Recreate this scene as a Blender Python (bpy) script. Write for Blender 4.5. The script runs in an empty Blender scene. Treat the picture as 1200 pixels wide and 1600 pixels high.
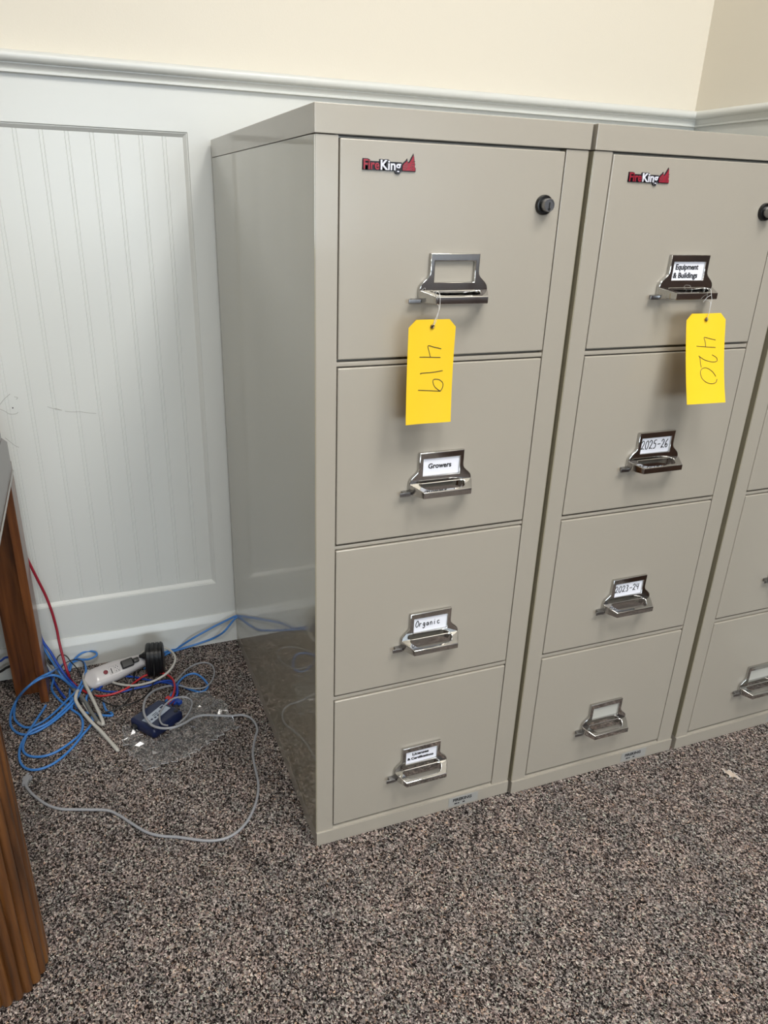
import bpy, bmesh, math, random
from mathutils import Vector, Matrix, noise
random.seed(7)
C = bpy.context.scene
COL = C.collection
PI = math.pi

# ------------------------------------------------------------------ camera
cam = bpy.data.cameras.new('camera'); co = bpy.data.objects.new('camera', cam); COL.objects.link(co)
cam.sensor_width = 36; cam.lens = 1141.7466/1600*36
cam.shift_x = (600-581.147)/1600; cam.shift_y = (804.256-800)/1600
cam.clip_start = .02
co.rotation_euler = (1.1673, -.0278, -.3669); co.location = (-.3246, -1.0699, 1.2179)
C.camera = co
# ------------------------------------------------------------------ light and exposure
C.view_settings.view_transform = 'Standard'; C.view_settings.look = 'None'
C.view_settings.exposure = -0.04; C.view_settings.gamma = 1
w = bpy.data.worlds.new('world'); C.world = w; w.use_nodes = True
w.node_tree.nodes['Background'].inputs[0].default_value = (.75, .85, 1, 1)
w.node_tree.nodes['Background'].inputs[1].default_value = .6
def area(name, loc, rot, sx, sy, e, col):
    l = bpy.data.lights.new(name, 'AREA'); l.shape = 'RECTANGLE'; l.size = sx; l.size_y = sy; l.energy = e; l.color = col
    o = bpy.data.objects.new(name, l); COL.objects.link(o); o.location = loc; o.rotation_euler = rot
    return o
CEIL = 3.3
LAMPS = [(.78, -1.5, 45, 'ceiling light panel above and in front of the right cabinets'), (-.35, -1.95, 37, 'ceiling light panel straight above the viewer'), (-.1, -4.2, 26, 'ceiling light panel deep in the room, behind the viewer')]
WARM = (1, .975, .93)
for x, y, e, _ in LAMPS: area('ceiling_panel_lamp', (x, y, CEIL-.035), (0, 0, 0), .56, 1.16, e, WARM)
area('added_fill_light', (.15, -5.9, 1.45), (PI/2, 0, 0), 2.3, 1.2, 92, (.78, .90, 1))  # added cool fill light, placed at the unseen front window

# ------------------------------------------------------------------ materials
def lin(c): return tuple(((v/255)/12.92 if v/255 <= .04045 else ((v/255+.055)/1.055)**2.4) for v in c) + (1,)
def mat(name, col, rough=.5, metal=0, coat=0, crough=.05, bump=0, bscale=50, spec=None, alpha=None, mix=None, mscale=6, bdist=.001):
    m = bpy.data.materials.new(name); m.use_nodes = True
    nt = m.node_tree; b = nt.nodes['Principled BSDF']; L = nt.links
    b.inputs['Base Color'].default_value = lin(col); b.inputs['Roughness'].default_value = rough
    b.inputs['Metallic'].default_value = metal; b.inputs['Coat Weight'].default_value = coat; b.inputs['Coat Roughness'].default_value = crough
    if spec is not None: b.inputs['Specular IOR Level'].default_value = spec
    tc = nt.nodes.new('ShaderNodeTexCoord')
    if mix:
        n = nt.nodes.new('ShaderNodeTexNoise'); n.inputs['Scale'].default_value = mscale; n.inputs['Detail'].default_value = 3
        r = nt.nodes.new('ShaderNodeMix'); r.data_type = 'RGBA'
        r.inputs['A'].default_value = lin(col); r.inputs['B'].default_value = lin(mix)
        L.new(tc.outputs['Object'], n.inputs['Vector']); L.new(n.outputs['Fac'], r.inputs['Factor']); L.new(r.outputs['Result'], b.inputs['Base Color'])
    if bump:
        n = nt.nodes.new('ShaderNodeTexNoise'); n.inputs['Scale'].default_value = bscale
        bn = nt.nodes.new('ShaderNodeBump'); bn.inputs['Strength'].default_value = bump; bn.inputs['Distance'].default_value = bdist
        L.new(tc.outputs['Object'], n.inputs['Vector']); L.new(n.outputs['Fac'], bn.inputs['Height']); L.new(bn.outputs['Normal'], b.inputs['Normal'])
    return m
def carpet_mat():
    m = bpy.data.materials.new('tweed_carpet'); m.use_nodes = True; nt = m.node_tree; N = nt.nodes; L = nt.links; b = N['Principled BSDF']
    b.inputs['Roughness'].default_value = .95; b.inputs['Specular IOR Level'].default_value = .1
    tc = N.new('ShaderNodeTexCoord')
    nz = N.new('ShaderNodeTexNoise'); nz.inputs['Scale'].default_value = 260; nz.inputs['Detail'].default_value = 1
    L.new(tc.outputs['Object'], nz.inputs['Vector'])
    ad = N.new('ShaderNodeMix'); ad.data_type = 'RGBA'; ad.blend_type = 'LINEAR_LIGHT'; ad.inputs['Factor'].default_value = .0035
    L.new(tc.outputs['Object'], ad.inputs['A']); L.new(nz.outputs['Color'], ad.inputs['B'])
    mp = N.new('ShaderNodeMapping'); mp.inputs['Scale'].default_value = (1, .72, 1); mp.inputs['Rotation'].default_value = (0, 0, .5)
    L.new(ad.outputs['Result'], mp.inputs['Vector'])
    v = N.new('ShaderNodeTexVoronoi'); v.inputs['Scale'].default_value = 430; v.feature = 'F1'
    L.new(mp.outputs['Vector'], v.inputs['Vector'])
    sp = N.new('ShaderNodeSeparateColor'); L.new(v.outputs['Color'], sp.inputs['Color'])
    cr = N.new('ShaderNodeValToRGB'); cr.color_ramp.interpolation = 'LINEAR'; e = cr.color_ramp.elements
    stops = [(0, (22, 19, 19)), (.26, (38, 34, 34)), (.42, (86, 79, 79)), (.58, (128, 119, 118)), (.76, (160, 151, 149)), (.92, (196, 187, 183)), (1, (226, 218, 213))]  # darkest stops: near-black yarns plus shade between loops, painted into the colour
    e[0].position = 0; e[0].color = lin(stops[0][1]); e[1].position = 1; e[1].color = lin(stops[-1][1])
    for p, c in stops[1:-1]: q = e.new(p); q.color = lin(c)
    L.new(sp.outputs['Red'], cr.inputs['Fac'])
    # hue of single yarns: rust, grey green, blue grey
    hr = N.new('ShaderNodeValToRGB'); hr.color_ramp.interpolation = 'CONSTANT'; h = hr.color_ramp.elements
    h[0].position = 0; h[0].color = (1, 1, 1, 1); h[1].position = .60; h[1].color = (1.0, .91, .82, 1)
    q = h.new(.74); q.color = (.88, 1.0, .92, 1); q = h.new(.86); q.color = (1.0, .88, .90, 1); q = h.new(.95); q.color = (1, .80, .64, 1)
    L.new(sp.outputs['Green'], hr.inputs['Fac'])
    mu = N.new('ShaderNodeMix'); mu.data_type = 'RGBA'; mu.blend_type = 'MULTIPLY'; mu.inputs['Factor'].default_value = 1
    L.new(cr.outputs['Color'], mu.inputs['A']); L.new(hr.outputs['Color'], mu.inputs['B'])
    n2 = N.new('ShaderNodeTexNoise'); n2.inputs['Scale'].default_value = 14; n2.inputs['Detail'].default_value = 3
    L.new(tc.outputs['Object'], n2.inputs['Vector'])
    r2 = N.new('ShaderNodeValToRGB'); r2.color_ramp.elements[0].color = (.84, .86, .86, 1); r2.color_ramp.elements[1].color = (1.1, 1.04, 1.0, 1)
    r2.color_ramp.elements[0].position = .35; r2.color_ramp.elements[1].position = .65
    L.new(n2.outputs['Fac'], r2.inputs['Fac'])
    m2 = N.new('ShaderNodeMix'); m2.data_type = 'RGBA'; m2.blend_type = 'MULTIPLY'; m2.inputs['Factor'].default_value = 1
    L.new(mu.outputs['Result'], m2.inputs['A']); L.new(r2.outputs['Color'], m2.inputs['B'])
    L.new(m2.outputs['Result'], b.inputs['Base Color'])
    bn = N.new('ShaderNodeBump'); bn.inputs['Strength'].default_value = .8; bn.inputs['Distance'].default_value = .003; bn.invert = True
    L.new(v.outputs['Distance'], bn.inputs['Height']); L.new(bn.outputs['Normal'], b.inputs['Normal'])
    return m
def wood_mat(name, c1, c2, c3, rough=.35, coat=.4, sc=(60, 60, 4)):
    m = bpy.data.materials.new(name); m.use_nodes = True; nt = m.node_tree; N = nt.nodes; L = nt.links; b = N['Principled BSDF']
    b.inputs['Roughness'].default_value = rough; b.inputs['Coat Weight'].default_value = coat; b.inputs['Coat Roughness'].default_value = .25
    tc = N.new('ShaderNodeTexCoord'); mp = N.new('ShaderNodeMapping'); mp.inputs['Scale'].default_value = sc
    L.new(tc.outputs['Object'], mp.inputs['Vector'])
    n = N.new('ShaderNodeTexNoise'); n.inputs['Scale'].default_value = 1; n.inputs['Detail'].default_value = 6; n.inputs['Distortion'].default_value = .6
    L.new(mp.outputs['Vector'], n.inputs['Vector'])
    cr = N.new('ShaderNodeValToRGB'); e = cr.color_ramp.elements; e[0].position = .32; e[0].color = lin(c1); e[1].position = .72; e[1].color = lin(c3)
    q = e.new(.5); q.color = lin(c2)
    L.new(n.outputs['Fac'], cr.inputs['Fac']); L.new(cr.outputs['Color'], b.inputs['Base Color'])
    return m
def wrap_mat():
    m = bpy.data.materials.new('clear_film'); m.use_nodes = True; nt = m.node_tree; N = nt.nodes; L = nt.links
    for n in list(N): N.remove(n)
    out = N.new('ShaderNodeOutputMaterial'); t = N.new('ShaderNodeBsdfTransparent'); g = N.new('ShaderNodeBsdfGlossy'); d = N.new('ShaderNodeBsdfDiffuse')
    t.inputs['Color'].default_value = (.93, .94, .95, 1); g.inputs['Roughness'].default_value = .2; g.inputs['Color'].default_value = (1, 1, 1, 1)
    d.inputs['Color'].default_value = (.8, .8, .82, 1)
    fr = N.new('ShaderNodeLayerWeight'); fr.inputs['Blend'].default_value = .25
    mr = N.new('ShaderNodeMapRange'); mr.inputs['To Min'].default_value = .10; mr.inputs['To Max'].default_value = .6
    L.new(fr.outputs['Fresnel'], mr.inputs['Value'])
    a = N.new('ShaderNodeMixShader'); L.new(mr.outputs['Result'], a.inputs['Fac']); L.new(t.outputs[0], a.inputs[1]); L.new(g.outputs[0], a.inputs[2])
    a2 = N.new('ShaderNodeMixShader'); a2.inputs['Fac'].default_value = .05; L.new(a.outputs[0], a2.inputs[1]); L.new(d.outputs[0], a2.inputs[2])
    L.new(a2.outputs[0], out.inputs['Surface'])
    return m
def emit_mat(name, col, s):
    m = bpy.data.materials.new(name); m.use_nodes = True; b = m.node_tree.nodes['Principled BSDF']
    b.inputs['Base Color'].default_value = (.8, .8, .8, 1); b.inputs['Emission Color'].default_value = col + (1,); b.inputs['Emission Strength'].default_value = s
    return m
M = dict(
    cream=mat('cream_wall_paint', (224, 217, 203), .6, bump=.15, bscale=300, mix=(224, 218, 205), mscale=2),
    darkwall=mat('reflected_brown_grey', (120, 110, 98), .7),  # kept dark for the reflections in the chrome
    white=mat('white_trim_paint', (216, 218, 215), .35, bump=.08, bscale=60, coat=.15, crough=.2),
    scratch=mat('torn_paint', (176, 176, 172), .7), hole=mat('nail_hole', (30, 30, 30), .8),
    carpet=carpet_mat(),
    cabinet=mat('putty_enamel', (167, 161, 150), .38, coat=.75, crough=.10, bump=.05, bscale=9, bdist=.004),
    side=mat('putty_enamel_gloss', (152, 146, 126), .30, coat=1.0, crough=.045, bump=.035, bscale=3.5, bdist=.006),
    chrome=mat('chrome', (196, 196, 195), .07, metal=1),
    steel=mat('worn_steel', (150, 150, 152), .28, metal=1),
    black=mat('black_plastic', (16, 16, 18), .38), ring=mat('black_lock_collar', (12, 12, 13), .3),
    keyhole=mat('keyway', (4, 4, 4), .6),
    red=mat('badge_red', (150, 34, 52), .35), badgeblack=mat('badge_black', (20, 18, 28), .35), badgewhite=mat('badge_silver_white', (222, 224, 236), .3),
    card=mat('white_card', (240, 242, 252), .5), ink=mat('printed_ink', (18, 18, 24), .6), cardclear=mat('clear_card_cover', (190, 190, 184), .12, coat=.5),
    yellow=mat('yellow_card', (240, 196, 20), .6, mix=(242, 202, 32), mscale=20), pen=mat('pen_ink', (25, 20, 40), .5), wire=mat('tag_wire', (205, 205, 205), .35, metal=.3),
    eyelet=mat('brass_eyelet', (150, 130, 90), .3, metal=1),
    added_doorwood=wood_mat('added_door_wood', (44, 26, 16), (62, 38, 24), (78, 50, 32), sc=(30, 30, 3)),
    deskwood=wood_mat('desk_wood', (70, 37, 15), (106, 60, 27), (130, 78, 38)),
    legwood=wood_mat('reeded_leg_wood', (58, 33, 14), (98, 60, 28), (128, 84, 42), sc=(50, 50, 3)),
    laminate=mat('grey_brown_laminate', (80, 68, 66), .3, coat=.3, crough=.15, mix=(92, 82, 80), mscale=3),
    lampwhite=mat('lamp_frame', (230, 230, 228), .5),
    diffuser=emit_mat('lamp_diffuser', (1, .95, .86), 5.0),
    ceil=mat('ceiling_tile', (232, 230, 224), .8, bump=.3, bscale=120),
    greyplastic=mat('warm_grey_plastic', (190, 186, 186), .28, coat=.4),
    offwhite=mat('off_white_cord', (190, 187, 180), .45), greycord=mat('grey_cord', (150, 151, 156), .42), darkgrey=mat('dark_grey_cord', (112, 112, 108), .5),
    blue=mat('blue_cord', (62, 124, 196), .38), darkblue=mat('deep_blue_cord', (30, 72, 168), .38), redcord=mat('red_cord', (190, 44, 48), .4), maroon=mat('dark_red_cord', (150, 28, 48), .4),
    blackcord=mat('black_cord', (18, 18, 20), .4),
    navy=mat('navy_plastic', (14, 27, 64), .38, coat=.2, bump=.05, bscale=400), sticker=mat('pale_sticker', (176, 186, 200), .4),
    film=wrap_mat(), fold=mat('film_fold', (225, 226, 230), .15, coat=1), scrap=mat('milky_film', (206, 190, 176), .25, coat=.8),
    labelgrey=mat('small_grey_sticker', (160, 160, 158), .35),
    glowpane=emit_mat('added_glow_pane', (.75, .87, 1), 1.4),  # glowing pane of the added window
)

# ------------------------------------------------------------------ helpers
def obj(name, bm, mats, parent=None, smooth=True, ang=40):
    me = bpy.data.meshes.new(name)
    bm.normal_update()
    if smooth:
        for f in bm.faces: f.smooth = True
        for e in bm.edges:
            if len(e.link_faces) == 2 and e.calc_face_angle(0) > math.radians(ang): e.smooth = False
    bm.to_mesh(me); bm.free()
    for m in (mats if isinstance(mats, (list, tuple)) else [mats]): me.materials.append(M[m])
    o = bpy.data.objects.new(name, me); COL.objects.link(o)
    if parent: o.parent = parent
    if smooth:
        wn = o.modifiers.new('weighted_normals', 'WEIGHTED_NORMAL'); wn.keep_sharp = True; wn.weight = 100
    return o
def tag(o, label, cat, group=None):
    o['label'] = label; o['category'] = cat
    if group: o['group'] = group
    return o
def thing(name, label, cat, loc=(0, 0, 0), rz=0, group=None):
    o = bpy.data.objects.new(name, None); COL.objects.link(o); o.location = loc; o.rotation_euler = (0, 0, rz); o.empty_display_size = .05
    return tag(o, label, cat, group)
def struct(name, bm, mats, smooth=False):
    o = obj(name, bm, mats, smooth=smooth); o['kind'] = 'structure'; return o
def box(bm, x0, x1, y0, y1, z0, z1, bev=0, seg=2, mi=0, mtx=None):
    n0 = len(bm.faces)
    t = bmesh.new()
    r = bmesh.ops.create_cube(t, size=1)
    for v in t.verts: v.co = Vector(((x0+x1)/2+v.co.x*(x1-x0), (y0+y1)/2+v.co.y*(y1-y0), (z0+z1)/2+v.co.z*(z1-z0)))
    if bev: bmesh.ops.bevel(t, geom=list(t.edges), offset=bev, segments=seg, profile=.5, affect='EDGES')
    for f in t.faces: f.material_index = mi
    if mtx: bmesh.ops.transform(t, matrix=mtx, verts=t.verts)
    merge(bm, t)
def merge(bm, t):
    me = bpy.data.meshes.new('tmp'); t.to_mesh(me); t.free(); bm.from_mesh(me); bpy.data.meshes.remove(me)
def nb(*a, **k):
    b = bmesh.new(); box(b, *a, **k); return b
def smooth_path(pts, n=8):
    P = [Vector(p) for p in pts]; out = []
    if len(P) < 3: return P
    for i in range(len(P)-1):
        a = P[max(i-1, 0)]; b = P[i]; c = P[i+1]; d = P[min(i+2, len(P)-1)]
        for k in range(n):
            t = k/n
            out.append(.5*((2*b)+(c-a)*t+(2*a-5*b+4*c-d)*t*t+(3*b-a-3*c+d)*t**3))
    out.append(P[-1]); return out
def tube(bm, pts, r, seg=8, mi=0, closed=False, flat=1.0, up=None):
    n = len(pts); rings = []
    tang = []
    for i in range(n):
        a = pts[(i-1) % n] if (closed or i) else pts[0]; b = pts[(i+1) % n] if (closed or i < n-1) else pts[-1]
        t = (b-a); tang.append(t.normalized() if t.length > 1e-9 else Vector((0, 0, 1)))
    nrm = tang[0].orthogonal().normalized()
    for i in range(n):
        nrm = (nrm - tang[i]*nrm.dot(tang[i]))
        nrm = nrm.normalized() if nrm.length > 1e-6 else tang[i].orthogonal().normalized()
        bi = tang[i].cross(nrm)
        rr = r[i] if isinstance(r, (list, tuple)) else r
        rings.append([bm.verts.new(pts[i]+(nrm*math.cos(2*PI*k/seg)+bi*math.sin(2*PI*k/seg))*rr) for k in range(seg)])
    m = n if closed else n-1
    for i in range(m):
        A = rings[i]; B = rings[(i+1) % n]
        for k in range(seg):
            f = bm.faces.new((A[k], A[(k+1) % seg], B[(k+1) % seg], B[k])); f.material_index = mi
    if not closed:
        bm.faces.new(rings[0][::-1]).material_index = mi; bm.faces.new(rings[-1]).material_index = mi
def lathe(bm, prof, seg=32, mi=0, mtx=None):
    # prof: (radius, height) about local z
    t = bmesh.new(); rings = []
    for r, z in prof:
        rings.append([t.verts.new((r*math.cos(2*PI*k/seg), r*math.sin(2*PI*k/seg), z)) for k in range(seg)])
    for A, B in zip(rings, rings[1:]):
        for k in range(seg): t.faces.new((A[k], A[(k+1) % seg], B[(k+1) % seg], B[k]))
    if prof[0][0] > 1e-6: t.faces.new(rings[0][::-1])
    if prof[-1][0] > 1e-6: t.faces.new(rings[-1])
    for f in t.faces: f.material_index = mi
    if mtx: bmesh.ops.transform(t, matrix=mtx, verts=t.verts)
    merge(bm, t)
def curve_mesh(loops, depth, bevel=0, res=2):
    # filled 2D outline with holes in local XY, thickness along Z, centred on z=0
    cu = bpy.data.curves.new('c', 'CURVE'); cu.dimensions = '2D'; cu.fill_mode = 'BOTH'; cu.extrude = max(depth/2-bevel, 0); cu.bevel_depth = bevel; cu.bevel_resolution = res
    if bevel: cu.offset = -bevel
    for lp in loops:
        s = cu.splines.new('POLY'); s.points.add(len(lp)-1); s.use_cyclic_u = True
        for p, q in zip(s.points, lp): p.co = (q[0], q[1], 0, 1)
    o = bpy.data.objects.new('c', cu); COL.objects.link(o)
    me = bpy.data.meshes.new_from_object(o.evaluated_get(bpy.context.evaluated_depsgraph_get()))
    bpy.data.objects.remove(o); bpy.data.curves.remove(cu)
    return me
def text_mesh(s, size, depth=.0004, offset=0, align='LEFT', space=1.0):
    cu = bpy.data.curves.new('t', 'FONT'); cu.body = s; cu.size = size; cu.extrude = depth; cu.offset = offset; cu.align_x = align; cu.space_character = space; cu.resolution_u = 3
    o = bpy.data.objects.new('t', cu); COL.objects.link(o); bpy.context.view_layer.update()
    me = bpy.data.meshes.new_from_object(o.evaluated_get(bpy.context.evaluated_depsgraph_get()))
    bpy.data.objects.remove(o); bpy.data.curves.remove(cu)
    return me
def addmesh(bm, me, mtx, mi=0):
    n0 = len(bm.verts); f0 = len(bm.faces)
    me.transform(mtx); bm.from_mesh(me); bm.faces.ensure_lookup_table()
    for f in bm.faces[f0:]: f.material_index = mi
    bpy.data.meshes.remove(me)
# local XY drawing plane standing on a front (x right, y up, z out towards -Y)
def front(x, y, z, sx=1, sz=1): return Matrix.Translation((x, y, z)) @ Matrix.Rotation(PI/2, 4, 'X') @ Matrix.Diagonal((sx, sz, 1, 1))
def fit_text(bm, s, x0, x1, zb, size, y, mi, depth=.0003, offset=0):
    me = text_mesh(s, size, depth, offset)
    xs = [v.co.x for v in me.vertices]; a, b = min(xs), max(xs); k = (x1-x0)/(b-a)
    addmesh(bm, me, Matrix.Translation((x0, y, zb)) @ Matrix.Rotation(PI/2, 4, 'X') @ Matrix.Diagonal((k, 1, 1, 1)) @ Matrix.Translation((-a, 0, 0)), mi)
GLY = {  # hand drawn strokes in a unit box
 '0': [[(.55, 1), (.2, .85), (.05, .4), (.25, 0), (.6, .05), (.8, .5), (.7, .9), (.5, 1)]],
 '2': [[(.05, .75), (.3, 1), (.65, .9), (.6, .55), (.1, .02), (.45, .08), (.85, 0)]],
 '3': [[(.1, .95), (.45, 1), (.65, .8), (.35, .55), (.65, .35), (.5, .02), (.1, .05)]],
 '4': [[(.15, 1), (.08, .5), (.7, .52)], [(.65, 1), (.55, 0)]],
 '5': [[(.75, 1), (.25, .95), (.15, .6), (.55, .6), (.65, .25), (.4, 0), (.05, .05)]],
 '6': [[(.6, 1), (.2, .65), (.1, .2), (.4, 0), (.65, .2), (.45, .42), (.12, .25)]],
 '-': [[(.1, .45), (.8, .5)]],
 'O': [[(.6, 1.05), (.2, .8), (.05, .3), (.3, -.05), (.75, .2), (.9, .7), (.6, 1.05), (.45, .95)]],
 'r': [[(.15, .55), (.1, 0)], [(.12, .3), (.35, .55), (.6, .5)]],
 'g': [[(.6, .5), (.25, .55), (.1, .2), (.4, .1), (.6, .45), (.55, -.2), (.2, -.4), (.05, -.25)]],
 'a': [[(.6, .5), (.2, .5), (.08, .12), (.35, .02), (.6, .45), (.62, .02)]],
 'n': [[(.12, .55), (.1, 0)], [(.12, .35), (.4, .55), (.6, .4), (.62, 0)]],
 'i': [[(.3, .55), (.28, 0)], [(.33, .8), (.34, .84)]],
 'c': [[(.65, .5), (.3, .55), (.1, .25), (.35, 0), (.75, .12)]]}
def handwrite(bm, s, x0, x1, zb, h, y, mi, r=.0008):
    w = (x1-x0)/len(s)
    for i, ch in enumerate(s):
        for st in GLY[ch]:
            P = smooth_path([(x0+(i+.95*p[0])*w, y, zb+p[1]*h) for p in st], 4)
            tube(bm, P, r, 6, mi)
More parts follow.
